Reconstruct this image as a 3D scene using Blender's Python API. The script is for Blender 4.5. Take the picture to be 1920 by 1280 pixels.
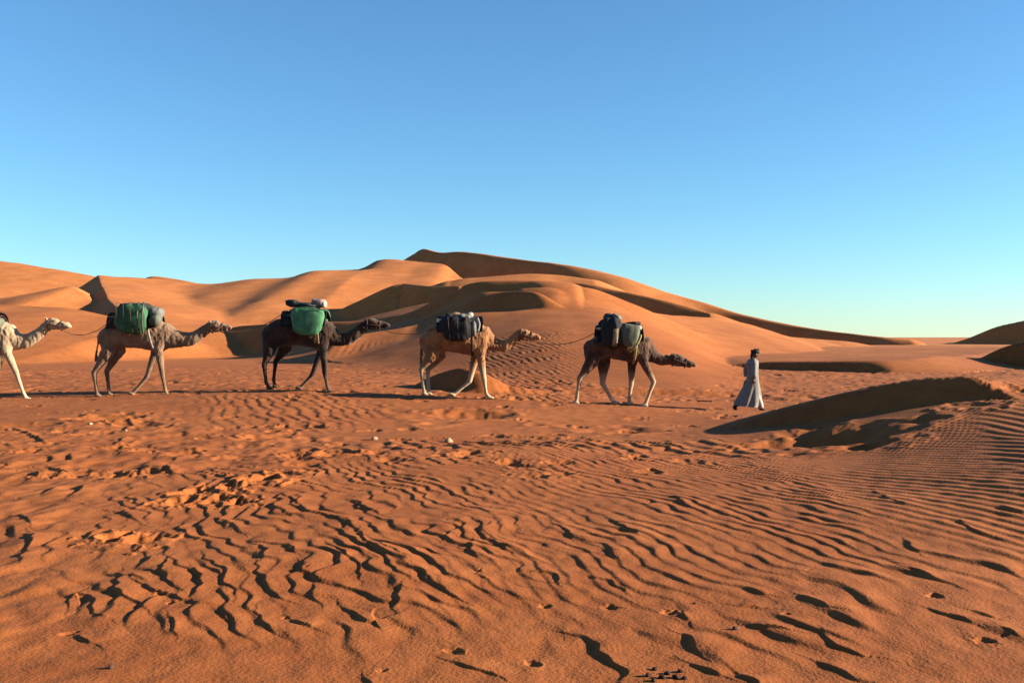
import bpy, bmesh, math, random
import numpy as np
from mathutils import Vector, Matrix

for o in list(bpy.data.objects): bpy.data.objects.remove(o)
scene = bpy.context.scene
COL = scene.collection
R = math.radians

# ------------------------------------------------------------------ camera
CAM_H = 1.6          # eye height above the plain
FPX = 1867.0         # focal length in photo pixels (35 mm on 36 mm over 1920)
VH = 632.0           # photo row of the horizon
cam_d = bpy.data.cameras.new('camera')
cam = bpy.data.objects.new('camera', cam_d); COL.objects.link(cam)
cam_d.sensor_width = 36.0; cam_d.lens = 36.0 * FPX / 1920.0
cam_d.clip_start = 0.1; cam_d.clip_end = 20000
cam.location = (0, 0, CAM_H)
cam.rotation_euler = (R(90) - math.atan((640 - VH) / FPX), 0, 0)
scene.camera = cam

# ------------------------------------------------------------------ sky, sun, exposure
SUN_AZ, SUN_EL = 91.0, 16.0       # degrees clockwise from the view direction, and up
w = bpy.data.worlds.new('World'); scene.world = w; w.use_nodes = True
nt = w.node_tree; nt.nodes.clear()
sky = nt.nodes.new('ShaderNodeTexSky'); sky.sky_type = 'NISHITA'; sky.sun_disc = False
sky.sun_elevation = R(SUN_EL); sky.sun_rotation = R(SUN_AZ)
sky.altitude = 0; sky.air_density = 1.0; sky.dust_density = 0.0; sky.ozone_density = 5.5
bg = nt.nodes.new('ShaderNodeBackground'); bg.inputs['Strength'].default_value = 0.05
wo = nt.nodes.new('ShaderNodeOutputWorld')
tint = nt.nodes.new('ShaderNodeMix'); tint.data_type = 'RGBA'; tint.blend_type = 'MULTIPLY'; tint.inputs[0].default_value = 1.0
tint.inputs[7].default_value = (.87, 1.02, .985, 1)      # white balance of the whole sky
nt.links.new(sky.outputs[0], tint.inputs[6]); nt.links.new(tint.outputs[2], bg.inputs[0]); nt.links.new(bg.outputs[0], wo.inputs[0])

sd = bpy.data.lights.new('sun', 'SUN'); sd.energy = 5.0; sd.angle = R(0.5); sd.color = (1.0, 0.86, 0.68)
sun = bpy.data.objects.new('sun', sd); COL.objects.link(sun)
sdir = Vector((math.sin(R(SUN_AZ)) * math.cos(R(SUN_EL)), math.cos(R(SUN_AZ)) * math.cos(R(SUN_EL)), math.sin(R(SUN_EL))))
sun.rotation_euler = sdir.to_track_quat('Z', 'Y').to_euler()
sun.location = (40, 15, 25)

vs = scene.view_settings
vs.view_transform = 'Standard'; vs.look = 'None'; vs.gamma = 1.0; vs.use_curve_mapping = False
vs.exposure = 2.1
scene.cycles.max_bounces = 4; scene.cycles.diffuse_bounces = 1
scene.cycles.use_denoising = True

# ------------------------------------------------------------------ helpers
def P(u, v, D):
    """world point seen at photo pixel (u, v) at depth D"""
    return ((u - 960.0) / FPX * D, D, CAM_H - (v - VH) / FPX * D)
def PG(u, v, z):
    D = (CAM_H - z) * FPX / (v - VH)
    return P(u, v, D)

def mat_new(name):
    m = bpy.data.materials.new(name); m.use_nodes = True
    n = m.node_tree; b = n.nodes['Principled BSDF']
    return m, n, b

_rng = np.random.RandomState(7)
_perm = _rng.permutation(256); _perm = np.concatenate([_perm, _perm])
_ga = _rng.rand(256) * 2 * np.pi
_gx, _gy = np.cos(_ga).astype(np.float32), np.sin(_ga).astype(np.float32)
def noise(x, y):
    x = x.astype(np.float32); y = y.astype(np.float32)
    xf = np.floor(x); yf = np.floor(y)
    xi = xf.astype(np.int32) & 255; yi = yf.astype(np.int32) & 255
    fx = x - xf; fy = y - yf
    ux = fx * fx * fx * (fx * (fx * 6 - 15) + 10); uy = fy * fy * fy * (fy * (fy * 6 - 15) + 10)
    def g(ix, iy, dx, dy):
        h = _perm[_perm[ix & 255] + (iy & 255)]
        return _gx[h] * dx + _gy[h] * dy
    a = g(xi, yi, fx, fy); b = g(xi + 1, yi, fx - 1, fy)
    c = g(xi, yi + 1, fx, fy - 1); d = g(xi + 1, yi + 1, fx - 1, fy - 1)
    l0 = a + ux * (b - a); l1 = c + ux * (d - c)
    return (l0 + uy * (l1 - l0)) * 1.5
def fbm(x, y, o=3):
    s = 0; a = 1.0
    for k in range(o):
        s = s + a * noise(x * 2 ** k + 17.3 * k, y * 2 ** k - 9.1 * k); a *= 0.5
    return s
def sstep(a, b, x):
    t = np.clip((x - a) / (b - a), 0, 1); return t * t * (3 - 2 * t)

# ------------------------------------------------------------------ terrain: one sheet of sand, split into plain and dunes
def axis_rows():
    back = -np.geomspace(300, 2, 16)
    near = np.linspace(-1, 4.0, 16)
    mid = 1 / np.linspace(1 / 4.15, 1 / 24.0, 420)
    far = np.concatenate([np.arange(24.2, 60, .26), np.geomspace(60.2, 102, 165), np.geomspace(102.5, 235, 225)])
    out = np.geomspace(238, 9000, 46)
    return np.concatenate([back, near, mid, far, out])
def axis_cols():
    c = np.linspace(-0.57, 0.57, 980)
    s = 0.57 + np.cumsum(np.geomspace(0.0013, 0.1, 84))
    return np.concatenate([-s[::-1], c, s])
ROWS, COLS = axis_rows(), axis_cols()
NR, NC = len(ROWS), len(COLS)
Yg = np.repeat(ROWS[:, None], NC, 1)
Xg = COLS[None, :] * np.sqrt(Yg * Yg + 2.0)
X = Xg.ravel(); Y = Yg.ravel()

# the plain: a thin-plate sheet through surveyed spots
ctrl = []
def c3(*rows):
    for u, v, z in rows: ctrl.append(PG(u, v, z))
c3((0, 1280, 0), (480, 1280, -.02), (960, 1280, -.02), (1440, 1280, 0), (1920, 1280, 0),
   (0, 1050, 0), (480, 1050, .03), (960, 1050, .03), (1440, 1050, .05), (1920, 1050, .08), (-500, 1050, 0), (2400, 1050, .1),
   (0, 900, 0), (480, 900, .03), (960, 900, .03), (1300, 900, .03), (1600, 900, .1), (1920, 900, .28), (2400, 900, .45),
   (0, 800, -.05), (400, 800, -.05), (700, 800, -.1), (1000, 800, -.15), (1300, 800, -.22), (680, 838, -.01), (1000, 842, .02), (1325, 834, -.08),
   (1480, 836, .0), (1600, 800, .22), (1750, 771, .46), (1830, 755, .58), (1920, 776, .53), (1920, 830, .36), (1700, 850, .15), (2300, 780, .55),
   (50, 745, -.004), (200, 740, .027), (400, 733, .11), (560, 728, .165), (700, 734, .1), (850, 741, .024), (1000, 750, -.07), (1150, 757, -.14), (1280, 763, -.25), (1400, 768, -.32), (1600, 745, -.25), (1900, 735, -.15),
   (-600, 745, 0), (2600, 740, 0),
   (0, 690, 0), (400, 690, .05), (800, 700, 0), (1200, 705, -.05), (1500, 700, -.05), (1900, 700, -.02))
for xx in (-80, -50, -25, 0, 25, 50, 80): ctrl.append((xx, 62.0, 0.0))
for xx in (-12, 0, 12): ctrl += [(xx, 1.5, 0.0), (xx, -8, 0.0)]
ctrl += [(-30, 10, 0), (30, 10, .3)]
ctrl = np.array(ctrl)
def tps(pts, x, y):
    n = len(pts)
    def U(r2): return 0.5 * r2 * np.log(r2 + 1e-9)
    d2 = (pts[:, None, 0] - pts[None, :, 0]) ** 2 + (pts[:, None, 1] - pts[None, :, 1]) ** 2
    A = np.zeros((n + 3, n + 3)); A[:n, :n] = U(d2) + np.eye(n) * 0.02
    A[:n, n] = 1; A[:n, n + 1:] = pts[:, :2]; A[n, :n] = 1; A[n + 1:, :n] = pts[:, :2].T
    wv = np.linalg.solve(A, np.concatenate([pts[:, 2], [0, 0, 0]]))
    z = wv[n] + wv[n + 1] * x + wv[n + 2] * y
    for k in range(n):
        z = z + wv[k] * U((x - pts[k, 0]) ** 2 + (y - pts[k, 1]) ** 2)
    return z
Z = np.zeros_like(X)
m = (Y > -12) & (Y < 66) & (np.abs(X) < 80)
Z[m] = tps(ctrl, X[m], Y[m])
Z *= sstep(64, 50, Y) * sstep(-12, -4, Y) * sstep(75, 35, np.abs(X))
Z += 0.25 * noise(X / 55, Y / 70) * sstep(30, 60, Y) * sstep(400, 90, Y)
owner = np.zeros(len(X), np.int16)
names = ['ground']; labels = ['rippled orange sand plain']

def spline(pts, n=16):
    p = np.array(pts, float)
    p = np.vstack([2 * p[0] - p[1], p, 2 * p[-1] - p[-2]])
    out = []
    for i in range(1, len(p) - 2):
        t = np.linspace(0, 1, n, endpoint=False)[:, None]
        a, b, c, d = p[i - 1], p[i], p[i + 1], p[i + 2]
        out.append(0.5 * (2 * b + (c - a) * t + (2 * a - 5 * b + 4 * c - d) * t * t + (-a + 3 * b - 3 * c + d) * t ** 3))
    out.append(p[-2][None]); return np.vstack(out)

def blend(label, idx, zr, k):
    z0 = Z[idx]
    h = np.clip(0.5 + 0.5 * (zr - z0) / k, 0, 1)
    Z[idx] = z0 + (zr - z0) * h + k * h * (1 - h)
    names.append('dune'); labels.append(label)
    own = owner[idx]; own[zr > z0] = len(names) - 1; owner[idx] = own

def ridge(label, crest, near, far=0.15, rnd=1.0, k=0.25, reach=70, ends=(.5, .5), endr=2.0, nrnd=0.0, cut=None):
    """A dune whose crest runs across the view. crest rows: (u, v, depth[, near slope[, far slope]]), left to right.
    near / far = slopes of the two faces (the far one rounded over rnd metres, the near one over nrnd)."""
    rows = []
    for c in crest:
        rows.append(P(*c[:3]) + (c[3] if len(c) > 3 else near, c[4] if len(c) > 4 else far))
    s = spline(rows, 12)
    s = s[np.concatenate([[True], np.diff(np.maximum.accumulate(s[:, 0])) > 1e-6])]
    idx = np.where((X > s[0, 0] - reach) & (X < s[-1, 0] + reach) & (Y > s[:, 1].min() - reach) & (Y < s[:, 1].max() + reach))[0]
    if not len(idx): return
    x = X[idx]; y = Y[idx]
    zc = np.interp(x, s[:, 0], s[:, 2]); yc = np.interp(x, s[:, 0], s[:, 1])
    cp = np.gradient(s[:, 1], s[:, 0]); cp = np.convolve(np.pad(cp, 4, mode='edge'), np.ones(9) / 9, 'valid')
    st = np.interp(x, s[:, 0], np.minimum(np.sqrt(1 + cp * cp), 2.2))
    sl = np.interp(x, s[:, 0], s[:, 3]); fr = np.interp(x, s[:, 0], s[:, 4])
    sl = sl * (1 + (st - 1) * sstep(.3, .5, sl))
    o0 = np.clip(s[0, 0] - x, 0, None); o1 = np.clip(x - s[-1, 0], 0, None)
    zc = zc - ends[0] * o0 * o0 / (o0 + endr) - ends[1] * o1 * o1 / (o1 + endr)
    nrnd = max(nrnd, .012 * float(s[:, 1].mean()) if near > .25 else 0)
    if cut:      # the dune ends at a crest that runs towards the viewer
        q = np.array([P(*c) for c in cut])[::-1]
        o = np.clip(np.interp(y, q[:, 1], q[:, 0]) - x, 0, None); zc = zc - .7 * o
    d = y - yc
    dn = np.clip(-d, 0, None); df = np.clip(d, 0, None)
    blend(label, idx, zc - sl * dn * dn / (dn + nrnd + 1e-6) - fr * df * df / (df + rnd), k)

def spur(label, crest, left, right, rnd_l=0.01, rnd_r=1.0, k=0.25, reach=40, endr=2.0):
    """A dune whose crest runs towards the viewer. crest rows: (u, v, depth), far to near; slopes of its left and right faces."""
    s = spline([P(*c) for c in crest], 12)[::-1]
    idx = np.where((np.abs(X - s[:, 0].mean()) < reach + np.ptp(s[:, 0])) & (Y > s[0, 1] - reach) & (Y < s[-1, 1] + reach))[0]
    x = X[idx]; y = Y[idx]
    xc = np.interp(y, s[:, 1], s[:, 0]); zc = np.interp(y, s[:, 1], s[:, 2])
    o0 = np.clip(s[0, 1] - y, 0, None); o1 = np.clip(y - s[-1, 1], 0, None)
    zc = zc - .3 * o0 * o0 / (o0 + endr) - .4 * o1 * o1 / (o1 + endr)
    d = x - xc; dl = np.clip(-d, 0, None); dr = np.clip(d, 0, None)
    blend(label, idx, zc - left * dl * dl / (dl + rnd_l) - right * dr * dr / (dr + rnd_r), k)

SL = 0.62
KCREST = [(184, 517, 165), (190, 535, 150), (201, 556, 130), (219, 579, 112), (241, 593, 100), (262, 606, 92)]
# far skyline
ridge('far dark dune at the right edge of the horizon', [(1790, 642, 232), (1822, 632, 230), (1870, 612, 227), (1920, 600, 224), (2100, 560, 215), (2400, 540, 205)], SL, .3, k=.4, ends=(.2, .2))
ridge('far dune crest peeking over the left dunes', [(255, 526, 233), (275, 520, 232), (292, 517, 231), (330, 522, 229), (372, 532, 226), (400, 545, 224)], SL, .4, k=.3)
ridge('far dune crest behind the middle saddle', [(530, 528, 232), (560, 516, 231), (590, 508, 230), (625, 507, 229), (680, 503, 228), (700, 493, 227), (740, 490, 226)], SL, .4, k=.3)
ridge('great dune with the dark peak', [(740, 500, 226, .6), (757, 487, 222, .6), (775, 476, 220, .6), (795, 466, 218, .6), (828, 474, 212, .6), (880, 474, 205, .6), (960, 483, 196, .6), (1050, 496, 186, .55), (1150, 515, 179, .42), (1250, 547, 174, .42), (1330, 571, 169, .55), (1420, 596, 162, .6), (1520, 614, 155, .6), (1600, 626, 149, .6), (1650, 632, 146, .6), (1700, 637, 144, .5)], .6, .4, k=.4, reach=70)
ridge('lit shoulder of the great dune', [(640, 512, 188), (680, 503, 186), (710, 489, 186), (745, 486, 184), (790, 490, 182), (830, 495, 178), (852, 510, 172), (868, 522, 166), (900, 530, 162)], .2, .25, rnd=4, k=1.2, reach=80)
ridge('sunlit foot of the great dune', [(845, 526, 150), (880, 520, 150), (940, 516, 150), (1000, 514, 150), (1060, 517, 149), (1110, 524, 146)], .35, .2, rnd=4, k=.5)
ridge('broad sunlit dune of the left middle', [(184, 518, 166), (215, 519, 168), (270, 521, 170), (330, 526, 170), (400, 532, 168), (480, 523, 168), (545, 520, 168), (600, 508, 170), (650, 507, 172), (685, 506, 172)], .182, .2, rnd=5, nrnd=3, k=1.0, reach=110, ends=(.3, .3), cut=KCREST)
ridge('left skyline dune', [(-400, 455, 215), (-200, 470, 212), (0, 490, 205), (60, 497, 203), (120, 508, 200), (165, 517, 198), (200, 524, 196)], .2, .25, rnd=4, k=.8, reach=90)
spur('crested left dune with a dark slip face', KCREST, .6, .13, k=.3, reach=45)
ridge('brown mound on the left', [(-300, 590, 132), (-100, 572, 132), (0, 560, 132), (60, 550, 133), (130, 538, 136), (150, 549, 134), (172, 564, 131), (200, 579, 126), (230, 594, 120)], .22, .25, rnd=3, k=.5, reach=60)
ridge('low speckled dune at the left edge', [(-300, 560, 100), (-100, 566, 98), (0, 571, 96), (60, 574, 95), (130, 578, 93), (200, 592, 90), (260, 608, 86)], .12, .25, rnd=3, k=.5, reach=50)
# middle dunes
ridge('small dark dune below the great dune', [(756, 531, 125), (785, 535, 121.5), (820, 537, 118.5), (860, 537, 115)], SL, .2, k=.2, reach=30)
ridge('long dune with a sinuous dark slip face', [(330, 660, 98.5), (360, 647, 97), (400, 630, 95), (440, 613, 93), (500, 607, 90.5), (570, 604, 88), (640, 603, 85.8), (700, 598, 84.3), (729, 594, 83.6), (757, 589, 82.8), (791, 575, 82), (820, 560, 81.3), (857, 546, 80.4), (872, 536, 80), (904, 529, 79.2), (970, 526, 77.6, .55), (1020, 526, 76.4, .36), (1070, 530, 76, .33), (1090, 538, 75.8, .4)], SL, .1, rnd=2, k=.12, reach=40)
ridge('brown shoulder between the dark faces', [(740, 622, 81), (787, 606, 79.5), (820, 584, 78.7), (875, 560, 77.4), (904, 549, 76.6), (955, 546, 75), (985, 540, 74.2), (1040, 542, 73), (1080, 562, 72)], .35, .3, rnd=1, k=.15, reach=30)
ridge('hollowed dune on the right of the great dune', [(1050, 528, 135), (1100, 531, 132), (1150, 540, 129), (1230, 559, 124), (1300, 577, 120), (1328, 586, 118)], SL, .2, k=.25, reach=40)
ridge('broad sunlit slope on the right', [(1020, 533, 105), (1060, 534, 104), (1095, 541, 102.5), (1140, 556, 101.5), (1200, 580, 104), (1260, 592, 109), (1308, 597, 113), (1340, 597, 118), (1400, 607, 123), (1460, 627, 126), (1530, 635, 127)], .105, .25, rnd=3, nrnd=3, k=.6, reach=70, ends=(.28, .3), endr=9)
spur('narrow bright crest', [(1080, 534, 112), (1100, 542, 108), (1122, 554, 103), (1150, 572, 97)], .62, .6, rnd_r=.6, k=.15, reach=14)
ridge('rippled sunlit apron behind the third camel', [(602, 674, 62.4), (620, 650, 63), (640, 633, 64), (700, 622, 66), (755, 613, 67), (787, 606, 68), (846, 590, 68), (933, 587, 67), (1010, 591, 66), (1065, 598, 66), (1120, 605, 67), (1200, 622, 68)], .2, .3, rnd=2, k=.4, reach=40)
ridge('arched dune with a dark eye shaped face', [(834, 590, 75.5), (871, 571, 74.5), (904, 557, 73.3), (948, 547, 71.5), (992, 547, 69.7), (1018, 554, 68.7), (1047, 571, 67.7), (1073, 589, 66.9), (1088, 602, 66.4)], SL, .28, rnd=1, k=.12, reach=16)
ridge('low lit terrace on the right', [(1285, 692, 51.5), (1350, 684, 50.5), (1420, 678, 49.3), (1500, 676, 48), (1590, 676, 46.6, .55), (1660, 675, 46, .4), (1720, 673, 47.5, .2), (1780, 669, 53, .1), (1830, 663, 62, .08), (1920, 652, 75, .08), (2100, 650, 85, .08)], SL, .008, k=.06, reach=90, ends=(.1, .1))
ridge('dark dune at the right edge', [(1806, 694, 56), (1850, 670, 55), (1882, 653, 54), (1920, 642, 53), (2050, 620, 50), (2200, 610, 48)], SL, .3, k=.1, reach=30)
# near dunes
ridge('small barchan behind the fourth camel', [(766, 729, 31), (800, 709, 30.4), (835, 696, 30), (862, 690, 29.6), (885, 692, 29.3), (905, 699, 29.1), (930, 711, 29), (955, 725, 29)], SL, .16, rnd=.4, k=.05, reach=12)
ridge('foreground dune with a long dark slip face', [(1318, 824, 18.6), (1350, 810, 18.35), (1400, 790, 18.1), (1500, 760, 17.7), (1600, 735, 17.35), (1700, 716, 16.95), (1770, 708, 16.65), (1828, 707, 16.4, .6), (1846, 712, 16.6, .25), (1920, 706, 18, .08), (2100, 690, 20.5, .08)], SL, .15, rnd=.5, k=.03, reach=14, ends=(.15, .3))
# ---- smaller relief, in metres, on top of the dunes
def region(poly, z=0.0, soft=0.5, wig=0.35):
    """soft mask of a patch of ground outlined by photo pixels on height z"""
    q = np.array([PG(u, v, z)[:2] for u, v in poly])
    lo = q.min(0) - 3 * soft - 1; hi = q.max(0) + 3 * soft + 1
    idx = np.where((X > lo[0]) & (X < hi[0]) & (Y > lo[1]) & (Y < hi[1]))[0]
    x = X[idx] + wig * noise(X[idx] * 1.1, Y[idx] * 1.1 + 5); y = Y[idx] + wig * noise(X[idx] * 1.1 + 31, Y[idx] * 1.1)
    inside = np.zeros(len(idx), bool); dist = np.full(len(idx), 1e9)
    n = len(q)
    for i in range(n):
        a, b = q[i], q[(i + 1) % n]
        c = ((a[1] > y) != (b[1] > y)) & (x < (b[0] - a[0]) * (y - a[1]) / (b[1] - a[1] + 1e-12) + a[0])
        inside ^= c
        dx, dy = b - a; t = np.clip(((x - a[0]) * dx + (y - a[1]) * dy) / (dx * dx + dy * dy), 0, 1)
        dist = np.minimum(dist, np.hypot(x - a[0] - t * dx, y - a[1] - t * dy))
    sd_ = np.where(inside, dist, -dist)
    M = np.zeros(len(X)); M[idx] = sstep(-soft, soft, sd_)
    return M

def wave(ph, lee=0.3):
    """0..1 asymmetric ripple; rises over 1-lee, drops over lee (phase runs downwind)"""
    f = ph - np.floor(ph)
    up = f / (1 - lee); dn = (1 - f) / lee
    w_ = np.where(f < 1 - lee, up, dn)
    return w_ * w_ * (3 - 2 * w_) * 0.6 + w_ * 0.4

def ripples(sel, lam, amp, ang, warp1, s1, warp2, s2, lee=0.3, seed=0.0, brk=0.0):
    """ang: downwind direction in degrees clockwise from the view axis; returns heights for the selected points"""
    x = X[sel]; y = Y[sel]
    nx, ny = math.sin(R(ang)), math.cos(R(ang))
    p = x * nx + y * ny
    c = -x * ny + y * nx
    p = p + warp1 * noise(x / s1 + seed, y / s1 - seed) + warp2 * noise(x / s2 - seed, y / s2 + 3 * seed)
    w_ = wave(p / lam, lee)
    a = amp
    if brk: a = amp * (1 - brk * sstep(-.05, .35, noise(p / (lam * 2.2) + seed + 9, c / (lam * 4.5))))
    return w_ * a

H = np.zeros_like(X)
LEE = 250.0 # downwind direction (left and towards the viewer)
near = np.where((Y > 2) & (Y < 40) & (np.abs(X) < 30))[0]

main = region([(90, 1030), (230, 905), (480, 865), (900, 838), (1330, 840), (1500, 862), (1720, 960), (1650, 1045), (1340, 1112), (1160, 1135), (770, 1185), (560, 1200), (250, 1180), (110, 1130)], .03, .45)
fine = region([(1540, 855), (1640, 820), (1780, 800), (2000, 770), (2300, 960), (1950, 985), (1760, 955), (1620, 905)], .3, .35, .2)
topr = region([(1815, 722), (1860, 712), (2100, 690), (2100, 800), (1930, 800), (1850, 775)], .75, .25, .1)
right = region([(1180, 1120), (1500, 1060), (1720, 1000), (1800, 940), (2300, 980), (2300, 1500), (1050, 1500), (980, 1260)], .03, .5)
leftp = region([(-300, 800), (300, 790), (680, 815), (520, 880), (240, 905), (120, 1000), (60, 1200), (-300, 1300)], 0.0, .5)
edge = region([(640, 830), (1000, 815), (1330, 815), (1480, 850), (1300, 905), (900, 900), (560, 895)], 0.0, .4)

fine *= 1 - topr; main *= 1 - fine; right *= 1 - fine; right *= 1 - main; edge *= 1 - main
s = main > 0.002
xs, ys = X[s], Y[s]
# left part more broken and sinuous, right part long crested
lr = sstep(-1.2, 1.5, xs)
am = 0.75 + 0.5 * noise(xs / 1.3 + 4, ys / 1.3)
A1 = ripples(s, .19, .0148, LEE - 8, .26, 1.1, .075, .28, lee=.2, seed=1.7, brk=.75)
A2 = ripples(s, .155, .0155, LEE, .2, 1.4, .04, .3, lee=.22, seed=5.2, brk=.55)
H[s] += main[s] * am * (A1 * (1 - lr) + A2 * lr) * (1.0 + .25 * (1 - lr))
s = fine > 0.002
H[s] += fine[s] * ripples(s, .16, .0105, 246, .12, 2.6, .012, .5, lee=.34, seed=2.2)
s = topr > 0.002
H[s] += topr[s] * ripples(s, .24, .016, 262, .2, 2.0, .02, .5, lee=.4, seed=8.0)
s = right > 0.002
a = sstep(-.05, .55, noise(X[s] / .85 + 12, Y[s] / 1.25) + .25 * noise(X[s] / .3, Y[s] / .5))
H[s] += right[s] * a * ripples(s, .3, .024, LEE - 2, .25, 1.4, .06, .4, lee=.2, seed=3.3, brk=.6)
s = leftp > 0.002
a = sstep(0.0, .6, noise(X[s] / .8 - 6, Y[s] / 1.1))
H[s] += leftp[s] * (a * ripples(s, .34, .028, LEE + 4, .3, 1.2, .08, .4, lee=.2, seed=6.1, brk=.7) + .035 * fbm(X[s] / .55, Y[s] / .8, 3))
s = edge > 0.002
H[s] += edge[s] * (ripples(s, .33, .034, LEE, .25, 1.3, .08, .4, lee=.22, seed=9.4, brk=.6) + .02 * fbm(X[s] / .4, Y[s] / .6, 2))

# trampled plain round the camel track and beyond
tr = sstep(15.5, 18, Y) * sstep(60, 44, Y) * sstep(60, 40, np.abs(X)) * (owner == 0)
s = tr > 0.002
x, y = X[s], Y[s]
lump = fbm(x / .9, y / 1.5, 3)
cl = sstep(-.15, .45, noise(x / 4.5 + 3, y / 7.0)) 
farw = sstep(27.5, 30, y)
H[s] += tr[s] * (.05 * lump * (.25 + .75 * farw) * (.35 + .65 * cl) + .02 * fbm(x / .35, y / .5, 2) * (.3 + .7 * farw))
rp = region([(380, 742), (640, 738), (720, 760), (600, 790), (420, 785)], .1, 1.0) * 1.0
rp2 = region([(880, 690), (1070, 688), (1090, 745), (960, 745), (890, 730)], 0, .8)
s = rp > .002; H[s] += rp[s] * ripples(s, .3, .024, LEE, .2, 1.5, .06, .5, seed=4.4, brk=.5)
s = rp2 > .002; H[s] += rp2[s] * ripples(s, .29, .026, LEE + 6, .25, 2.5, .06, .6, seed=7.7, brk=.4)
# hoof track: a shallow groove along the camels' path
tx = np.array([P(u, 740, d)[0] for u, d in ((-400, 26.2), (50, 26.5), (560, 27.9), (850, 27), (1150, 26), (1400, 26.3), (1700, 26.2))]); TY = [26.2, 26.5, 27.9, 27, 26, 26.3, 26.2]
pathy = np.interp(X, tx, TY) + .3 * noise(X / 2.5, X * 0)
s = (np.abs(Y - pathy) < 3) & (np.abs(X) < 25) & (owner == 0)
d = (Y - pathy)[s]
H[s] += -.05 * np.exp(-(d / .45) ** 2) + .03 * np.exp(-((d + .9) / .4) ** 2)

# gentle ripples on the middle dunes
md = (Y > 44) & (Y < 130) & (owner > 0) & (np.abs(X) < 60)
app = region([(600, 688), (640, 660), (820, 664), (1080, 668), (1100, 690), (900, 694)], 0.0, 1.5, 1.0) * (owner == labels.index('rippled sunlit apron behind the third camel')) * sstep(63.5, 60.5, Y)
s = app > .002; H[s] += app[s] * ripples(s, .42, .022, 262, .5, 5.0, .08, 1.2, lee=.35, seed=1.1, brk=.5)
s = md; H[s] += .06 * fbm(X[s] / 6, Y[s] / 9, 3)
ff = (Y > 110) & (Y < 330) & (owner > 0)
s = ff; H[s] += .22 * fbm(X[s] / 16, Y[s] / 24, 3)
# swells in the foreground
s = near; H[s] += .02 * fbm(X[s] / 1.9 + 7, Y[s] / 2.6, 3) * sstep(22, 14, Y[s]) + .006 * fbm(X[s] / .22, Y[s] / .3, 2) * sstep(14, 8, Y[s])

# pits, prints and scours
def dent(u, v, z, rx, ry, dep, rim=.2, rot=0.0, wig=.55, plain=False):
    px, py, _ = PG(u, v, z)
    idx = np.where((np.abs(X - px) < 4 * max(rx, ry)) & (np.abs(Y - py) < 4 * max(rx, ry)))[0]
    if not len(idx): return
    if plain: idx = idx[owner[idx] == 0]
    dx = X[idx] - px; dy = Y[idx] - py
    c_, s_ = math.cos(rot), math.sin(rot)
    a = (dx * c_ + dy * s_) / rx; b = (-dx * s_ + dy * c_) / ry
    r = np.sqrt(a * a + b * b) * (1 + wig * noise(dx / rx * .8 + u, dy / ry * .8 + v) + .35 * wig * noise(dx / rx * 2.1 + v, dy / ry * 2.1)) + 1e-6
    H[idx] += -dep * np.exp(-r ** 3) + rim * dep * np.exp(-((r - 1.5) / .4) ** 2)
rnd_ = random.Random(11)

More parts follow.
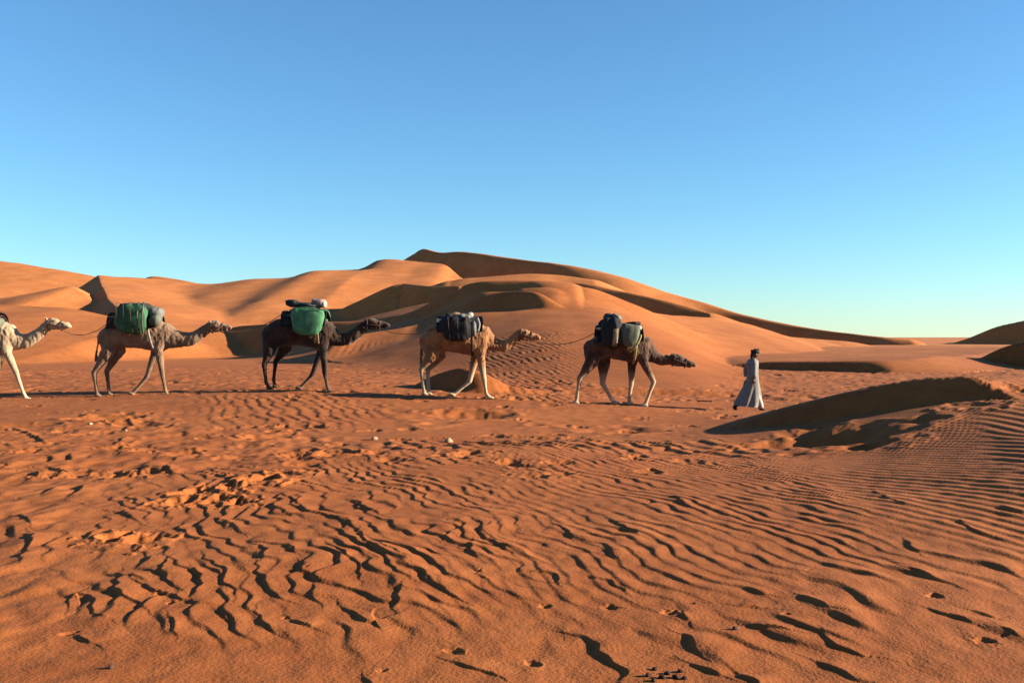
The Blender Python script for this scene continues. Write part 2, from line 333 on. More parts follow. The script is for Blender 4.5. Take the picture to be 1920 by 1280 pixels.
# broken crests of the old ripples, each with its own little slip face
SCARPS = [
 [(320,1045),(305,1065),(320,1090),(335,1102)], [(360,1065),(377,1085),(370,1105),(355,1122)], [(225,1070),(220,1090),(222,1110),(250,1120),(272,1140)],
 [(250,1080),(280,1100),(320,1112),(360,1127),(415,1132)], [(380,1040),(400,1060),(425,1072),(415,1090),(442,1102),(440,1120)], [(482,1060),(492,1085),(515,1110),(540,1122)],
 [(610,1020),(640,1040),(670,1065),(677,1090)], [(695,1035),(725,1055),(740,1075),(775,1092)], [(755,1100),(745,1125),(740,1140)], [(640,1132),(670,1150),(700,1160),(735,1150)],
 [(125,1135),(132,1115),(150,1107),(175,1120),(172,1140),(200,1155)], [(407,1142),(435,1157)], [(480,1140),(500,1170),(525,1182)], [(550,1157),(585,1170)],
 [(520,930),(550,940),(570,960)], [(480,945),(520,955),(550,972)], [(620,970),(650,985),(650,997)], [(655,940),(685,955),(715,970)], [(675,1000),(685,1020),(710,1045)],
 [(885,1020),(882,1035),(900,1052)], [(715,1030),(755,1050)], [(780,1072),(815,1097),(845,1117),(875,1127)], [(50,990),(60,1012),(35,1050)], [(200,955),(230,960),(270,980)],
 [(380,977),(415,975),(457,1002)], [(840,1225),(890,1240),(930,1255)], [(685,1255),(700,1278)], [(140,1185),(175,1200)], [(320,1155),(330,1180)],
 [(1065,1180),(1110,1192),(1135,1220),(1175,1245),(1167,1265)], [(1280,1147),(1292,1162)], [(1275,1185),(1300,1197),(1317,1217)], [(1295,1235),(1325,1247),(1355,1257)],
 [(1540,1185),(1570,1210),(1630,1225)], [(1525,1232),(1570,1250),(1635,1272)], [(1385,1137),(1430,1142)], [(1415,1172),(1485,1182)], [(1500,1125),(1525,1135),(1560,1147)],
 [(1695,1075),(1740,1090),(1790,1107)], [(1735,1145),(1780,1157),(1830,1175)], [(1825,1150),(1870,1162)], [(1880,1180),(1910,1197)], [(1265,935),(1285,955)],
 [(1635,940),(1670,960),(1705,975)], [(1695,1030),(1725,1052)], [(1800,1005),(1820,1017),(1860,1030)], [(1880,987),(1920,1000)], [(1405,1110),(1440,1120)], [(1390,1255),(1430,1278)],
 [(560,1060),(575,1080),(600,1090)], [(590,1095),(585,1115),(600,1130)], [(830,985),(860,995),(840,1010),(825,1020)], [(925,985),(905,1005),(945,1030),(965,1045)], [(1040,985),(1065,1000),(1075,1015)],
 [(1000,1075),(1045,1080),(1050,1095)], [(1110,1085),(1150,1095),(1175,1112)], [(1105,1020),(1140,1030),(1150,1050)], [(1145,980),(1170,995),(1200,1010)], [(290,1040),(270,1052)], [(470,1020),(500,1035),(490,1050)],
 [(540,1030),(560,1045)], [(0,960),(40,965),(60,985)], [(90,870),(140,885)], [(210,780),(240,784),(262,795)], [(150,772),(200,788),(225,795)], [(0,790),(60,808),(85,825)]]
def scarp(px, hgt, wind=.26):
    q = spline([PG(u, v, .02)[:2] for u, v in px], 5)
    lo = q.min(0) - .8; hi = q.max(0) + .8
    idx = np.where((X > lo[0]) & (X < hi[0]) & (Y > lo[1]) & (Y < hi[1]))[0]
    if not len(idx): return
    x = X[idx] + .025 * noise(X[idx] * 7, Y[idx] * 7); y = Y[idx] + .025 * noise(X[idx] * 7 + 50, Y[idx] * 7)
    best = np.full(len(idx), 1e9); sd_ = np.zeros(len(idx)); tt = np.zeros(len(idx)); n = len(q) - 1
    lx, ly = math.sin(R(LEE)), math.cos(R(LEE))
    for i in range(n):
        a, b = q[i], q[i + 1]; dx, dy = b - a
        t = np.clip(((x - a[0]) * dx + (y - a[1]) * dy) / (dx * dx + dy * dy + 1e-12), 0, 1)
        ex = x - a[0] - t * dx; ey = y - a[1] - t * dy; d2 = ex * ex + ey * ey
        g = d2 < best; best[g] = d2[g]; tt[g] = (i + t[g]) / n
        nx, ny = -dy, dx
        if nx * lx + ny * ly < 0: nx, ny = -nx, -ny
        sd_[g] = np.sign(ex * nx + ey * ny)[g]
    d = np.sqrt(best)
    hh = hgt * np.clip(np.sin(np.pi * (tt * .9 + .05)), 0, 1) ** .6
    prof = np.where(sd_ > 0, np.clip(1 - d / (hgt * 1.3), 0, 1), np.clip(1 - d / wind, 0, 1) ** 1.6)
    H[idx] += hh * prof
for px in SCARPS:
    v = sum(q[1] for q in px) / len(px)
    scarp(px, .011 + .007 * rnd_.random() if v > 900 else .035)
dent(1565, 828, .06, .8, .6, .2, .12)
dent(1500, 818, .02, .35, .5, .07, .1)
dent(1622, 838, .1, .4, .3, .08, .2)
for u, v, r_, dp in ((485, 905, .17, .11), (430, 920, .13, .08), (365, 925, .16, .07), (450, 945, .1, .06), (395, 940, .14, .05), (330, 942, .15, .05), (210, 1005, .1, .06), (275, 1010, .13, .05), 
                     (215, 778, .5, .12), (255, 790, .4, .08), (40, 792, .4, .05), (500, 812, .35, .06), (865, 768, .9, .08), (900, 764, .5, .07), (1140, 785, .6, .05), (1175, 789, .5, .06), (850, 765, .4, .06), (630, 850, .25, .05), (555, 790, .3, .04), (640, 850, .2, .05),
                     (1540, 815, .3, .04), (1700, 800, .3, .05), (1760, 805, .25, .04), (1830, 825, .3, .05), (1905, 815, .2, .06), (1650, 790, .25, .04)):
    dent(u, v, .02, r_, r_ * 1.25, dp, .3, rnd_.uniform(-.6, .6))
for i in range(420):    # prints scattered over the plain in front of and behind the caravan
    v = rnd_.choice([rnd_.uniform(693, 742), rnd_.uniform(693, 760), rnd_.uniform(762, 900)])
    u = rnd_.uniform(-60, 1980)
    if v > 765 and 1300 < u: continue
    r_ = rnd_.uniform(.09, .2)
    dent(u, v, 0, r_, r_ * 1.3, rnd_.uniform(.025, .06), .2, rnd_.uniform(-1, 1), plain=True)
for i in range(24):
    u, v = rnd_.uniform(-40, 1960), rnd_.uniform(880, 1290)
    r_ = rnd_.uniform(.015, .045)
    dent(u, v, 0, r_, r_ * 1.2, r_ * .4, .15, rnd_.uniform(-1, 1))
for i in range(150):    # the caravan's own prints along the track
    xx = -21 + i * .24 + rnd_.uniform(-.06, .06); yy = float(np.interp(xx, tx, TY)) + rnd_.choice([-.28, -.1, .15, .3]) + rnd_.uniform(-.08, .08)
    zz = 0.0; r_ = rnd_.uniform(.09, .13)
    idx = np.where((np.abs(X - xx) < .6) & (np.abs(Y - yy) < .7))[0]
    rr_ = np.sqrt(((X[idx] - xx) / r_) ** 2 + ((Y[idx] - yy) / (r_ * .9)) ** 2) * (1 + .4 * noise(X[idx] * 6, Y[idx] * 6))
    H[idx] += -.035 * np.exp(-rr_ ** 3) + .012 * np.exp(-((rr_ - 1.5) / .4) ** 2)
Z += H

def ground_z(x, y):
    """height of the finished sheet at (x, y)"""
    i = int(np.clip(np.searchsorted(ROWS, y), 1, NR - 1)); f = (y - ROWS[i - 1]) / (ROWS[i] - ROWS[i - 1])
    t = x / math.sqrt(y * y + 2.0)
    j = int(np.clip(np.searchsorted(COLS, t), 1, NC - 1)); g = (t - COLS[j - 1]) / (COLS[j] - COLS[j - 1])
    q = Z.reshape(NR, NC)
    return float((q[i - 1, j - 1] * (1 - g) + q[i - 1, j] * g) * (1 - f) + (q[i, j - 1] * (1 - g) + q[i, j] * g) * f)

# ---- sand
def sand_material(name, gain):
    m, n, b = mat_new(name)
    L = n.links.new
    geo = n.nodes.new('ShaderNodeNewGeometry')
    def noi(scale, det, rough=.55):
        t = n.nodes.new('ShaderNodeTexNoise'); t.inputs['Scale'].default_value = scale; t.inputs['Detail'].default_value = det; t.inputs['Roughness'].default_value = rough
        L(geo.outputs['Position'], t.inputs['Vector']); return t
    n1 = noi(.35, 4); n2 = noi(3.2, 5, .65); n3 = noi(45, 3)
    r1 = n.nodes.new('ShaderNodeValToRGB'); r1.color_ramp.elements[0].position = .3; r1.color_ramp.elements[1].position = .72
    r1.color_ramp.elements[0].color = tuple(c * g for c, g in zip((.275, .088, .025), gain)) + (1,); r1.color_ramp.elements[1].color = tuple(c * g for c, g in zip((.35, .123, .038), gain)) + (1,)
    L(n1.outputs['Fac'], r1.inputs[0])
    r2 = n.nodes.new('ShaderNodeValToRGB'); r2.color_ramp.elements[0].position = .35; r2.color_ramp.elements[1].position = .7
    r2.color_ramp.elements[0].color = (.78, .72, .68, 1); r2.color_ramp.elements[1].color = (1.08, 1.08, 1.08, 1)
    L(n2.outputs['Fac'], r2.inputs[0])
    mx = n.nodes.new('ShaderNodeMix'); mx.data_type = 'RGBA'; mx.blend_type = 'MULTIPLY'; mx.inputs[0].default_value = .8
    L(r1.outputs[0], mx.inputs[6]); L(r2.outputs[0], mx.inputs[7]); 
    # tint by depth: redder and darker near the viewer, paler on the far dunes
    sp = n.nodes.new('ShaderNodeSeparateXYZ'); L(geo.outputs['Position'], sp.inputs[0])
    n4 = noi(.08, 4); ma = n.nodes.new('ShaderNodeMath'); ma.operation = 'MULTIPLY_ADD'; ma.inputs[1].default_value = 40; L(n4.outputs['Fac'], ma.inputs[0]); L(sp.outputs['Y'], ma.inputs[2])
    mr = n.nodes.new('ShaderNodeMapRange'); mr.inputs[1].default_value = 60; mr.inputs[2].default_value = 155; L(ma.outputs[0], mr.inputs[0])
    mg = n.nodes.new('ShaderNodeMix'); mg.data_type = 'RGBA'; L(mr.outputs[0], mg.inputs[0]); mg.inputs[6].default_value = (.64, .55, .48, 1); mg.inputs[7].default_value = (1, 1, 1, 1)
    mm = n.nodes.new('ShaderNodeMix'); mm.data_type = 'RGBA'; mm.blend_type = 'MULTIPLY'; mm.inputs[0].default_value = 1.0; L(mx.outputs[2], mm.inputs[6]); L(mg.outputs[2], mm.inputs[7])
    L(mm.outputs[2], b.inputs['Base Color'])
    b.inputs['Roughness'].default_value = .95; b.inputs['Specular IOR Level'].default_value = .1
    bp = n.nodes.new('ShaderNodeBump'); bp.inputs['Strength'].default_value = .35; bp.inputs['Distance'].default_value = .02
    ad = n.nodes.new('ShaderNodeMath'); ad.operation = 'ADD'
    L(n2.outputs['Fac'], ad.inputs[0]); L(n3.outputs['Fac'], ad.inputs[1]); 
    L(ad.outputs[0], bp.inputs['Height']); L(bp.outputs[0], b.inputs['Normal'])
    return m
SAND = sand_material('sand', (1.12, 1.21, 1.26))

Zg = Z.reshape(NR, NC)
co = np.stack([X, Y, Z], 1).astype(np.float32)
# vertex normals of the whole sheet so that the pieces meet without a seam
G3 = co.reshape(NR, NC, 3)
du = np.gradient(G3, axis=1); dv = np.gradient(G3, axis=0)
nrm = np.cross(du, dv); nrm /= np.linalg.norm(nrm, axis=2, keepdims=True) + 1e-12
nrm = nrm.reshape(-1, 3).astype(np.float32)
I = np.arange(NR * NC).reshape(NR, NC)
quads = np.stack([I[:-1, :-1], I[:-1, 1:], I[1:, 1:], I[1:, :-1]], -1).reshape(-1, 4)
fo = np.maximum.reduce([owner[quads[:, k]] for k in range(4)])
for oid, nm in enumerate(names):
    fq = quads[fo == oid]
    if not len(fq): continue
    used, inv = np.unique(fq.ravel(), return_inverse=True)
    me = bpy.data.meshes.new(nm)
    me.vertices.add(len(used)); me.vertices.foreach_set('co', co[used].ravel())
    me.loops.add(len(inv)); me.loops.foreach_set('vertex_index', inv.astype(np.int32))
    me.polygons.add(len(fq)); me.polygons.foreach_set('loop_start', np.arange(0, len(inv), 4, dtype=np.int32))
    me.update(calc_edges=True)
    me.polygons.foreach_set('use_smooth', np.ones(len(fq), bool))
    me.normals_split_custom_set_from_vertices(nrm[used].tolist())
    me.materials.append(SAND)
    o = bpy.data.objects.new(nm, me); COL.objects.link(o)
    o['kind'] = 'structure'; o['label'] = labels[oid]
# ------------------------------------------------------------------ helpers for things
def link(name, me, mat=None, parent=None, loc=None):
    if mat: me.materials.append(mat)
    o = bpy.data.objects.new(name, me); COL.objects.link(o)
    if loc: o.location = loc
    if parent: o.parent = parent
    return o
def tag(o, label, cat, group=None):
    o['label'] = label; o['category'] = cat
    if group: o['group'] = group
    return o
def empty(name, loc):
    o = bpy.data.objects.new(name, None); o.empty_display_size = .1; COL.objects.link(o); o.location = loc; return o
def smooth(me):
    me.polygons.foreach_set('use_smooth', np.ones(len(me.polygons), bool)); return me

def add_tube(bm, pts, rad, side=(0, 1, 0), seg=14, caps=True):
    """pts: path; rad: per point r or (lateral, in-plane). Rounded caps."""
    pts = [Vector(p) for p in pts]
    rad = [(r, r) if not isinstance(r, tuple) else r for r in rad]
    n = len(pts); side = Vector(side)
    T = []
    for i in range(n):
        a = pts[max(i - 1, 0)]; b = pts[min(i + 1, n - 1)]; T.append((b - a).normalized())
    if caps:
        e = .75
        pts = [pts[0] - T[0] * rad[0][1] * e, pts[0] - T[0] * rad[0][1] * e * .6] + pts + [pts[-1] + T[-1] * rad[-1][1] * e * .6, pts[-1] + T[-1] * rad[-1][1] * e]
        rad = [(rad[0][0] * .3, rad[0][1] * .3), (rad[0][0] * .75, rad[0][1] * .75)] + rad + [(rad[-1][0] * .75, rad[-1][1] * .75), (rad[-1][0] * .3, rad[-1][1] * .3)]
        T = [T[0], T[0]] + T + [T[-1], T[-1]]
    rings = []
    for p, r, t in zip(pts, rad, T):
        s_ = side - t * side.dot(t)
        if s_.length < .2: s_ = Vector((1, 0, 0)) - t * t.x
        s_.normalize(); up = t.cross(s_).normalized()
        rings.append([bm.verts.new(p + s_ * (math.cos(2 * math.pi * k / seg) * r[0]) + up * (math.sin(2 * math.pi * k / seg) * r[1])) for k in range(seg)])
    for a, b in zip(rings, rings[1:]):
        for k in range(seg):
            bm.faces.new((a[k], a[(k + 1) % seg], b[(k + 1) % seg], b[k]))
    bm.faces.new(rings[0][::-1]); bm.faces.new(rings[-1])

def bm_mesh(bm, name):
    bmesh.ops.recalc_face_normals(bm, faces=bm.faces)
    me = bpy.data.meshes.new(name); bm.to_mesh(me); bm.free(); return smooth(me)

def fuse(bm, name, voxel, it=4, fac=.5):
    """one continuous skin over overlapping shapes"""
    me = bm_mesh(bm, name + '_raw')
    t = bpy.data.objects.new('tmp', me); COL.objects.link(t)
    m = t.modifiers.new('r', 'REMESH'); m.mode = 'VOXEL'; m.voxel_size = voxel
    m = t.modifiers.new('s', 'SMOOTH'); m.iterations = it; m.factor = fac
    dg = bpy.context.evaluated_depsgraph_get()
    out = bpy.data.meshes.new_from_object(t.evaluated_get(dg)); out.name = name
    bpy.data.objects.remove(t); bpy.data.meshes.remove(me)
    return smooth(out)

def chain(p, n=5):
    return [tuple(v) for v in spline(p, n)]

# ------------------------------------------------------------------ materials
def fur(name, base, dark, pale, zpale, mott=.5):
    """coat: base colour, darker back and mottling, paler lower legs below height zpale (object space)"""
    m, n, b = mat_new(name); L = n.links.new
    tc = n.nodes.new('ShaderNodeTexCoord'); sx = n.nodes.new('ShaderNodeSeparateXYZ'); L(tc.outputs['Object'], sx.inputs[0])
    n1 = n.nodes.new('ShaderNodeTexNoise'); n1.inputs['Scale'].default_value = 3.5; n1.inputs['Detail'].default_value = 6; L(tc.outputs['Object'], n1.inputs['Vector'])
    mp = n.nodes.new('ShaderNodeMapping'); mp.inputs['Scale'].default_value = (60, 60, 14); L(tc.outputs['Object'], mp.inputs[0])
    n2 = n.nodes.new('ShaderNodeTexNoise'); n2.inputs['Scale'].default_value = 1.6; n2.inputs['Detail'].default_value = 4; L(mp.outputs[0], n2.inputs['Vector'])
    r = n.nodes.new('ShaderNodeValToRGB'); r.color_ramp.elements[0].position = .38; r.color_ramp.elements[1].position = .62
    r.color_ramp.elements[0].color = (*dark, 1); r.color_ramp.elements[1].color = (*base, 1); L(n1.outputs['Fac'], r.inputs[0])
    mr = n.nodes.new('ShaderNodeMapRange'); mr.inputs[1].default_value = zpale - .18; mr.inputs[2].default_value = zpale + .18; mr.inputs[3].default_value = 1; mr.inputs[4].default_value = 0
    ad = n.nodes.new('ShaderNodeMath'); ad.operation = 'MULTIPLY_ADD'; ad.inputs[1].default_value = .5; L(n1.outputs['Fac'], ad.inputs[0]); L(sx.outputs['Z'], ad.inputs[2])
    sb = n.nodes.new('ShaderNodeMath'); sb.operation = 'SUBTRACT'; sb.inputs[1].default_value = .25; L(ad.outputs[0], sb.inputs[0]); L(sb.outputs[0], mr.inputs[0])
    mx = n.nodes.new('ShaderNodeMix'); mx.data_type = 'RGBA'; L(mr.outputs[0], mx.inputs[0]); L(r.outputs[0], mx.inputs[6]); mx.inputs[7].default_value = (*pale, 1)
    m2 = n.nodes.new('ShaderNodeMix'); m2.data_type = 'RGBA'; m2.blend_type = 'MULTIPLY'; m2.inputs[0].default_value = mott
    r2 = n.nodes.new('ShaderNodeValToRGB'); r2.color_ramp.elements[0].position = .3; r2.color_ramp.elements[0].color = (.55, .52, .5, 1); r2.color_ramp.elements[1].position = .65
    L(n2.outputs['Fac'], r2.inputs[0]); L(mx.outputs[2], m2.inputs[6]); L(r2.outputs[0], m2.inputs[7])
    L(m2.outputs[2], b.inputs['Base Color']); b.inputs['Roughness'].default_value = .85; b.inputs['Specular IOR Level'].default_value = .15
    b.inputs['Sheen Weight'].default_value = .15
    bp = n.nodes.new('ShaderNodeBump'); bp.inputs['Strength'].default_value = .5; bp.inputs['Distance'].default_value = .02; L(n2.outputs['Fac'], bp.inputs['Height']); L(bp.outputs[0], b.inputs['Normal'])
    return m
def cloth(name, col, var=.35, scale=7, rough=.85):
    m, n, b = mat_new(name); L = n.links.new
    tc = n.nodes.new('ShaderNodeTexCoord')
    n1 = n.nodes.new('ShaderNodeTexNoise'); n1.inputs['Scale'].default_value = scale; n1.inputs['Detail'].default_value = 5; L(tc.outputs['Object'], n1.inputs['Vector'])
    r = n.nodes.new('ShaderNodeValToRGB'); r.color_ramp.elements[0].position = .35; r.color_ramp.elements[1].position = .65
    r.color_ramp.elements[0].color = tuple(c * (1 - var) for c in col) + (1,); r.color_ramp.elements[1].color = tuple(min(1, c * (1 + var * .4)) for c in col) + (1,)
    L(n1.outputs['Fac'], r.inputs[0]); L(r.outputs[0], b.inputs['Base Color']); b.inputs['Roughness'].default_value = rough; b.inputs['Specular IOR Level'].default_value = .2
    wv = n.nodes.new('ShaderNodeTexNoise'); wv.inputs['Scale'].default_value = 60; wv.inputs['Detail'].default_value = 2; L(tc.outputs['Object'], wv.inputs['Vector'])
    bp = n.nodes.new('ShaderNodeBump'); bp.inputs['Strength'].default_value = .35; bp.inputs['Distance'].default_value = .01; L(wv.outputs['Fac'], bp.inputs['Height']); L(bp.outputs[0], b.inputs['Normal'])
    return m
M = {
 'green': cloth('green_tarpaulin', (.024, .088, .038), .4, 5, .6), 'green_pale': cloth('pale_green_tarpaulin', (.045, .15, .07), .4, 5, .6),
 'navy': cloth('dark_blue_canvas', (.02, .022, .026), .4, 5), 'black': cloth('black_canvas', (.015, .014, .015), .3, 5), 'grey': cloth('grey_canvas', (.1, .1, .09), .35, 6),
 'greygreen': cloth('grey_green_sack', (.08, .085, .06), .35, 6), 'white': cloth('white_sacking', (.26, .23, .19), .25, 9), 'pink': cloth('faded_rose_blanket', (.2, .13, .12), .4, 9),
 'beige': cloth('beige_webbing', (.2, .15, .08), .25, 12), 'yellow': cloth('yellow_webbing', (.24, .18, .06), .25, 12), 'brown': cloth('brown_blanket', (.04, .02, .012), .4, 8),
 'rope': cloth('brown_rope', (.11, .065, .04), .3, 40), 'robe': cloth('blue_grey_cotton', (.14, .13, .118), .18, 6), 'trousers': cloth('white_cotton', (.3, .27, .22), .12, 8),
 'turban': cloth('black_cotton', (.014, .013, .016), .3, 14), 'skin': cloth('brown_skin', (.1, .045, .025), .15, 20, .55), 'shoe': cloth('dark_leather', (.02, .014, .012), .3, 20, .6),
 'halter': cloth('dark_halter_rope', (.06, .03, .025), .3, 30), 'stone': cloth('pale_stone', (.3, .18, .1), .35, 9), 'darkstone': cloth('dark_stone', (.07, .035, .02), .4, 14), 'dung': cloth('camel_droppings', (.03, .014, .008), .4, 30),
 'wood': cloth('dry_root', (.1, .035, .02), .35, 18), 'eye': cloth('eye', (.01, .008, .006), .1, 5, .2),
}

# ------------------------------------------------------------------ camels
DC = 27.0; PPM = FPX / DC      # mean depth of the file of camels
def build_camel(spec):
    u0, v0 = spec['base']; DC = spec['D']; PPM = FPX / DC
    bx, by, _ = P(u0, v0, DC); gz = ground_z(bx, by) - .015
    def q(u, v, lat=0.0): return ((u - u0) / PPM, lat, (v0 - v) / PPM)
    k = 1 / PPM
    bm = bmesh.new()
    # trunk: stations (u, top, bottom, half width)
    tr = spec['trunk']
    st = spline([(u, t, b_, w_) for u, t, b_, w_ in tr], 4)
    add_tube(bm, [q(u, (t + b_) / 2) for u, t, b_, w_ in st], [(w_, (b_ - t) / 2 * k) for u, t, b_, w_ in st], seg=20)
    hu, hv, hl, hh = spec['hump']
    add_tube(bm, [q(hu - hl, hv + hh * .7), q(hu - hl * .5, hv + hh * .2), q(hu, hv), q(hu + hl * .5, hv + hh * .25), q(hu + hl, hv + hh * .8)], [(.12, .10), (.17, .17), (.18, .2), (.17, .17), (.12, .10)])
    # neck and head
    nk = spline([(u, v, r) for u, v, r in spec['neck']], 4)
    add_tube(bm, [q(u, v) for u, v, r in nk], [(r * k * .72, r * k) for u, v, r in nk], seg=16)
    hd = spec['head']            # poll, brow, nose, lip centre points
    (pu, pv), (mu, mv) = hd
    ax = Vector((mu - pu, 0, -(mv - pv))) * k; ln = ax.length; axn = ax / ln; upv = Vector((-axn.z, 0, axn.x))
    p0 = Vector(q(pu, pv))
    def hp(t, h=0.0, lat=0.0): return tuple(p0 + axn * (t * ln) + upv * h + Vector((0, lat, 0)))
    add_tube(bm, [hp(-.05, .0), hp(.15, .015), hp(.34, .02), hp(.55, -.005), hp(.78, -.012), hp(.96, -.02)], [(.095, .115), (.12, .135), (.115, .125), (.08, .09), (.075, .078), (.066, .07)], seg=16)
    add_tube(bm, [hp(.02, -.1), hp(.3, -.115), hp(.6, -.1), hp(.88, -.095)], [(.08, .07), (.072, .06), (.055, .042), (.052, .036)], seg=12)     # lower jaw
    add_tube(bm, [hp(.93, .0), hp(1.03, -.05)], [(.062, .055), (.058, .05)], seg=12)                                                                # split upper lip
    for s_ in (-1, 1):
        add_tube(bm, [hp(.02, .07, s_ * .07), hp(-.05, .125, s_ * .1), hp(-.1, .165, s_ * .115)], [(.022, .03), (.018, .035), (.008, .015)], seg=8)   # ears
        add_tube(bm, [hp(.27, .085, s_ * .06), hp(.36, .085, s_ * .07)], [(.03, .025), (.03, .02)], seg=8)                                           # brows
    # tail
    tl = spec['tail']
    add_tube(bm, [q(u, v) for u, v in tl], [.05] + [.035] * (len(tl) - 2) + [.05], seg=10)
    # legs
    for leg in spec['legs']:
        lat = leg['lat']; hind = leg['hind']
        pts = [q(u, v, lat * f) for (u, v), f in zip(leg['pts'], (.55, .9, 1.0, 1.0, 1.0))]
        rr = ((.21, .27), (.135, .185), (.066, .078), (.046, .05), (.056, .056)) if hind else ((.16, .24), (.1, .125), (.068, .072), (.044, .047), (.056, .056))
        P5 = [Vector(p) for p in pts]
        path = [P5[0], P5[0].lerp(P5[1], .55), P5[1], P5[1].lerp(P5[2], .5), P5[1].lerp(P5[2], .85), P5[2], P5[2].lerp(P5[3], .2), P5[2].lerp(P5[3], .6), P5[3]]
        def L2(a, b_, t): return (a[0] + (b_[0] - a[0]) * t, a[1] + (b_[1] - a[1]) * t)
        rads = [rr[0], L2(rr[0], rr[1], .55), rr[1], L2(rr[1], rr[2], .62), L2(rr[1], rr[2], .97), rr[2], L2(rr[2], rr[3], .55), rr[3], (rr[3][0] * 1.08, rr[3][1] * 1.08)]
        add_tube(bm, path, rads, seg=14)
        # pastern and broad two-toed foot pad
        f = P5[4]; an = P5[3]
        add_tube(bm, [an, an.lerp(f, .6), f + Vector((-.01, 0, .04))], [.05, .05, .055], seg=12)
        for s_ in (-1, 1):
            tilt = leg.get('toe', 0.0)
            add_tube(bm, [f + Vector((-.07, s_ * .03, .038)), f + Vector((.0, s_ * .035, .036)), f + Vector((.075 * math.cos(tilt), s_ * .04, .03 - .075 * math.sin(tilt)))], [(.055, .04), (.06, .04), (.045, .03)], seg=10)
    me = fuse(bm, 'camel', .024, 3)
    # shaggy coat: small tufts that break the outline
    nv_ = len(me.vertices); vc = np.zeros(nv_ * 3, np.float32); vn = np.zeros(nv_ * 3, np.float32)
    me.vertices.foreach_get('co', vc); me.vertices.foreach_get('normal', vn); vc = vc.reshape(-1, 3); vn = vn.reshape(-1, 3)
    a1 = vc[:, 0] * 11 + vc[:, 1] * 7; a2 = vc[:, 2] * 6 + vc[:, 1] * 9
    up_ = np.clip((vc[:, 2] - .7) / .5, .15, 1)
    dsp = (.013 * noise(a1, a2) + .009 * noise(a1 * 2.6 + 9, a2 * 2.2)) * up_ + .018 * noise(vc[:, 0] * 3 + 4, vc[:, 2] * 3) * up_
    me.vertices.foreach_set('co', (vc + vn * dsp[:, None]).ravel()); me.update()
    o = link('camel', me, spec['mat'], loc=(bx, by, gz + spec.get('lift', 0)))
    tag(o, spec['label'], 'camel', 'camels walking in single file')
    # eyes
    for s_ in (-1, 1):
        e = bmesh.new(); bmesh.ops.create_uvsphere(e, u_segments=8, v_segments=6, radius=.022)
        bmesh.ops.translate(e, verts=e.verts, vec=Vector(hp(.31, .07, s_ * .103)))
        link('eye', bm_mesh(e, 'eye'), M['eye'], o)
    # halter: noseband, cheek band and throat band of rope
    hb = bmesh.new()
    def band(t, ha, la, off=0.0, n=14, rad=.014):
        pts = [hp(t, off + math.sin(a) * ha, math.cos(a) * la) for a in np.linspace(0, 2 * math.pi, n + 1)]
        add_tube(hb, pts, [rad] * len(pts), side=tuple(axn), seg=6, caps=False)
    band(.62, .125, .095, -.04); band(.06, .165, .13, -.03)
    for s_ in (-1, 1): add_tube(hb, [hp(.06, -.02, s_ * .132), hp(.35, -.03, s_ * .128), hp(.62, -.04, s_ * .096)], [.013] * 3, seg=6)
    link('halter', bm_mesh(hb, 'halter'), M['halter'], o)
    spec['obj'] = o; spec['muzzle'] = Vector(hp(.66, -.14)) + o.location
    spec['q'] = lambda u, v, lat=0.0: Vector(q(u, v, lat)) + o.location
    return o

def leg(hind, lat, *pts, toe=0.0): return dict(hind=hind, lat=lat, pts=pts, toe=toe)
CAMELS = []
# second camel (grey-brown)
CAMELS.append(dict(D=27.2, base=(255, 739), mat=fur('grey_brown_coat', (.2, .12, .07), (.125, .07, .04), (.16, .095, .055), .2), label='grey brown camel stretching its neck low, second from the left, under a striped green pannier',
  trunk=[(196, 612, 645, .16), (206, 603, 652, .26), (228, 597, 648, .30), (255, 592, 648, .32), (283, 594, 653, .31), (305, 599, 655, .25), (317, 606, 646, .16)], hump=(258, 588, 26, 14),
  neck=[(306, 622, 24), (322, 630, 19), (343, 632, 14.5), (363, 629, 12), (382, 616, 10.5), (394, 608, 9.5)], head=((396, 607), (431, 607)), tail=[(193, 618), (184, 640), (180, 658), (180, 672)],
  legs=[leg(1, -.18, (206, 622), (207, 655), (181, 694), (186, 728), (190, 739)), leg(1, .18, (212, 622), (219, 653), (195, 692), (199, 727), (202, 738)),
        leg(0, .17, (296, 622), (288, 654), (272, 701), (251, 726), (242, 736), toe=.5), leg(0, -.17, (304, 622), (301, 652), (308, 694), (314, 727), (319, 738))]))
# third camel (black-brown)
CAMELS.append(dict(D=27.9, base=(560, 728), mat=fur('black_brown_coat', (.05, .023, .012), (.018, .009, .006), (.085, .045, .025), .3), label='black brown camel in the middle of the file, carrying the smooth bright green pannier',
  trunk=[(504, 612, 642, .16), (514, 598, 648, .26), (536, 590, 644, .30), (562, 586, 642, .32), (588, 588, 648, .31), (608, 593, 652, .25), (619, 602, 644, .16)], hump=(562, 582, 26, 14),
  neck=[(608, 618, 24), (622, 626, 18), (637, 631, 13.5), (652, 629, 11.5), (668, 619, 11), (683, 606, 10)], head=((687, 602), (728, 602)), tail=[(500, 612), (497, 634), (497, 652), (498, 664)],
  legs=[leg(1, -.18, (510, 618), (508, 650), (498, 679), (502, 712), (509, 724)), leg(1, .18, (520, 618), (533, 648), (514, 672), (510, 708), (514, 722)),
        leg(0, .17, (600, 618), (601, 650), (583, 698), (566, 716), (558, 724), toe=.5), leg(0, -.17, (608, 618), (608, 651), (611, 694), (616, 720), (622, 730))]))
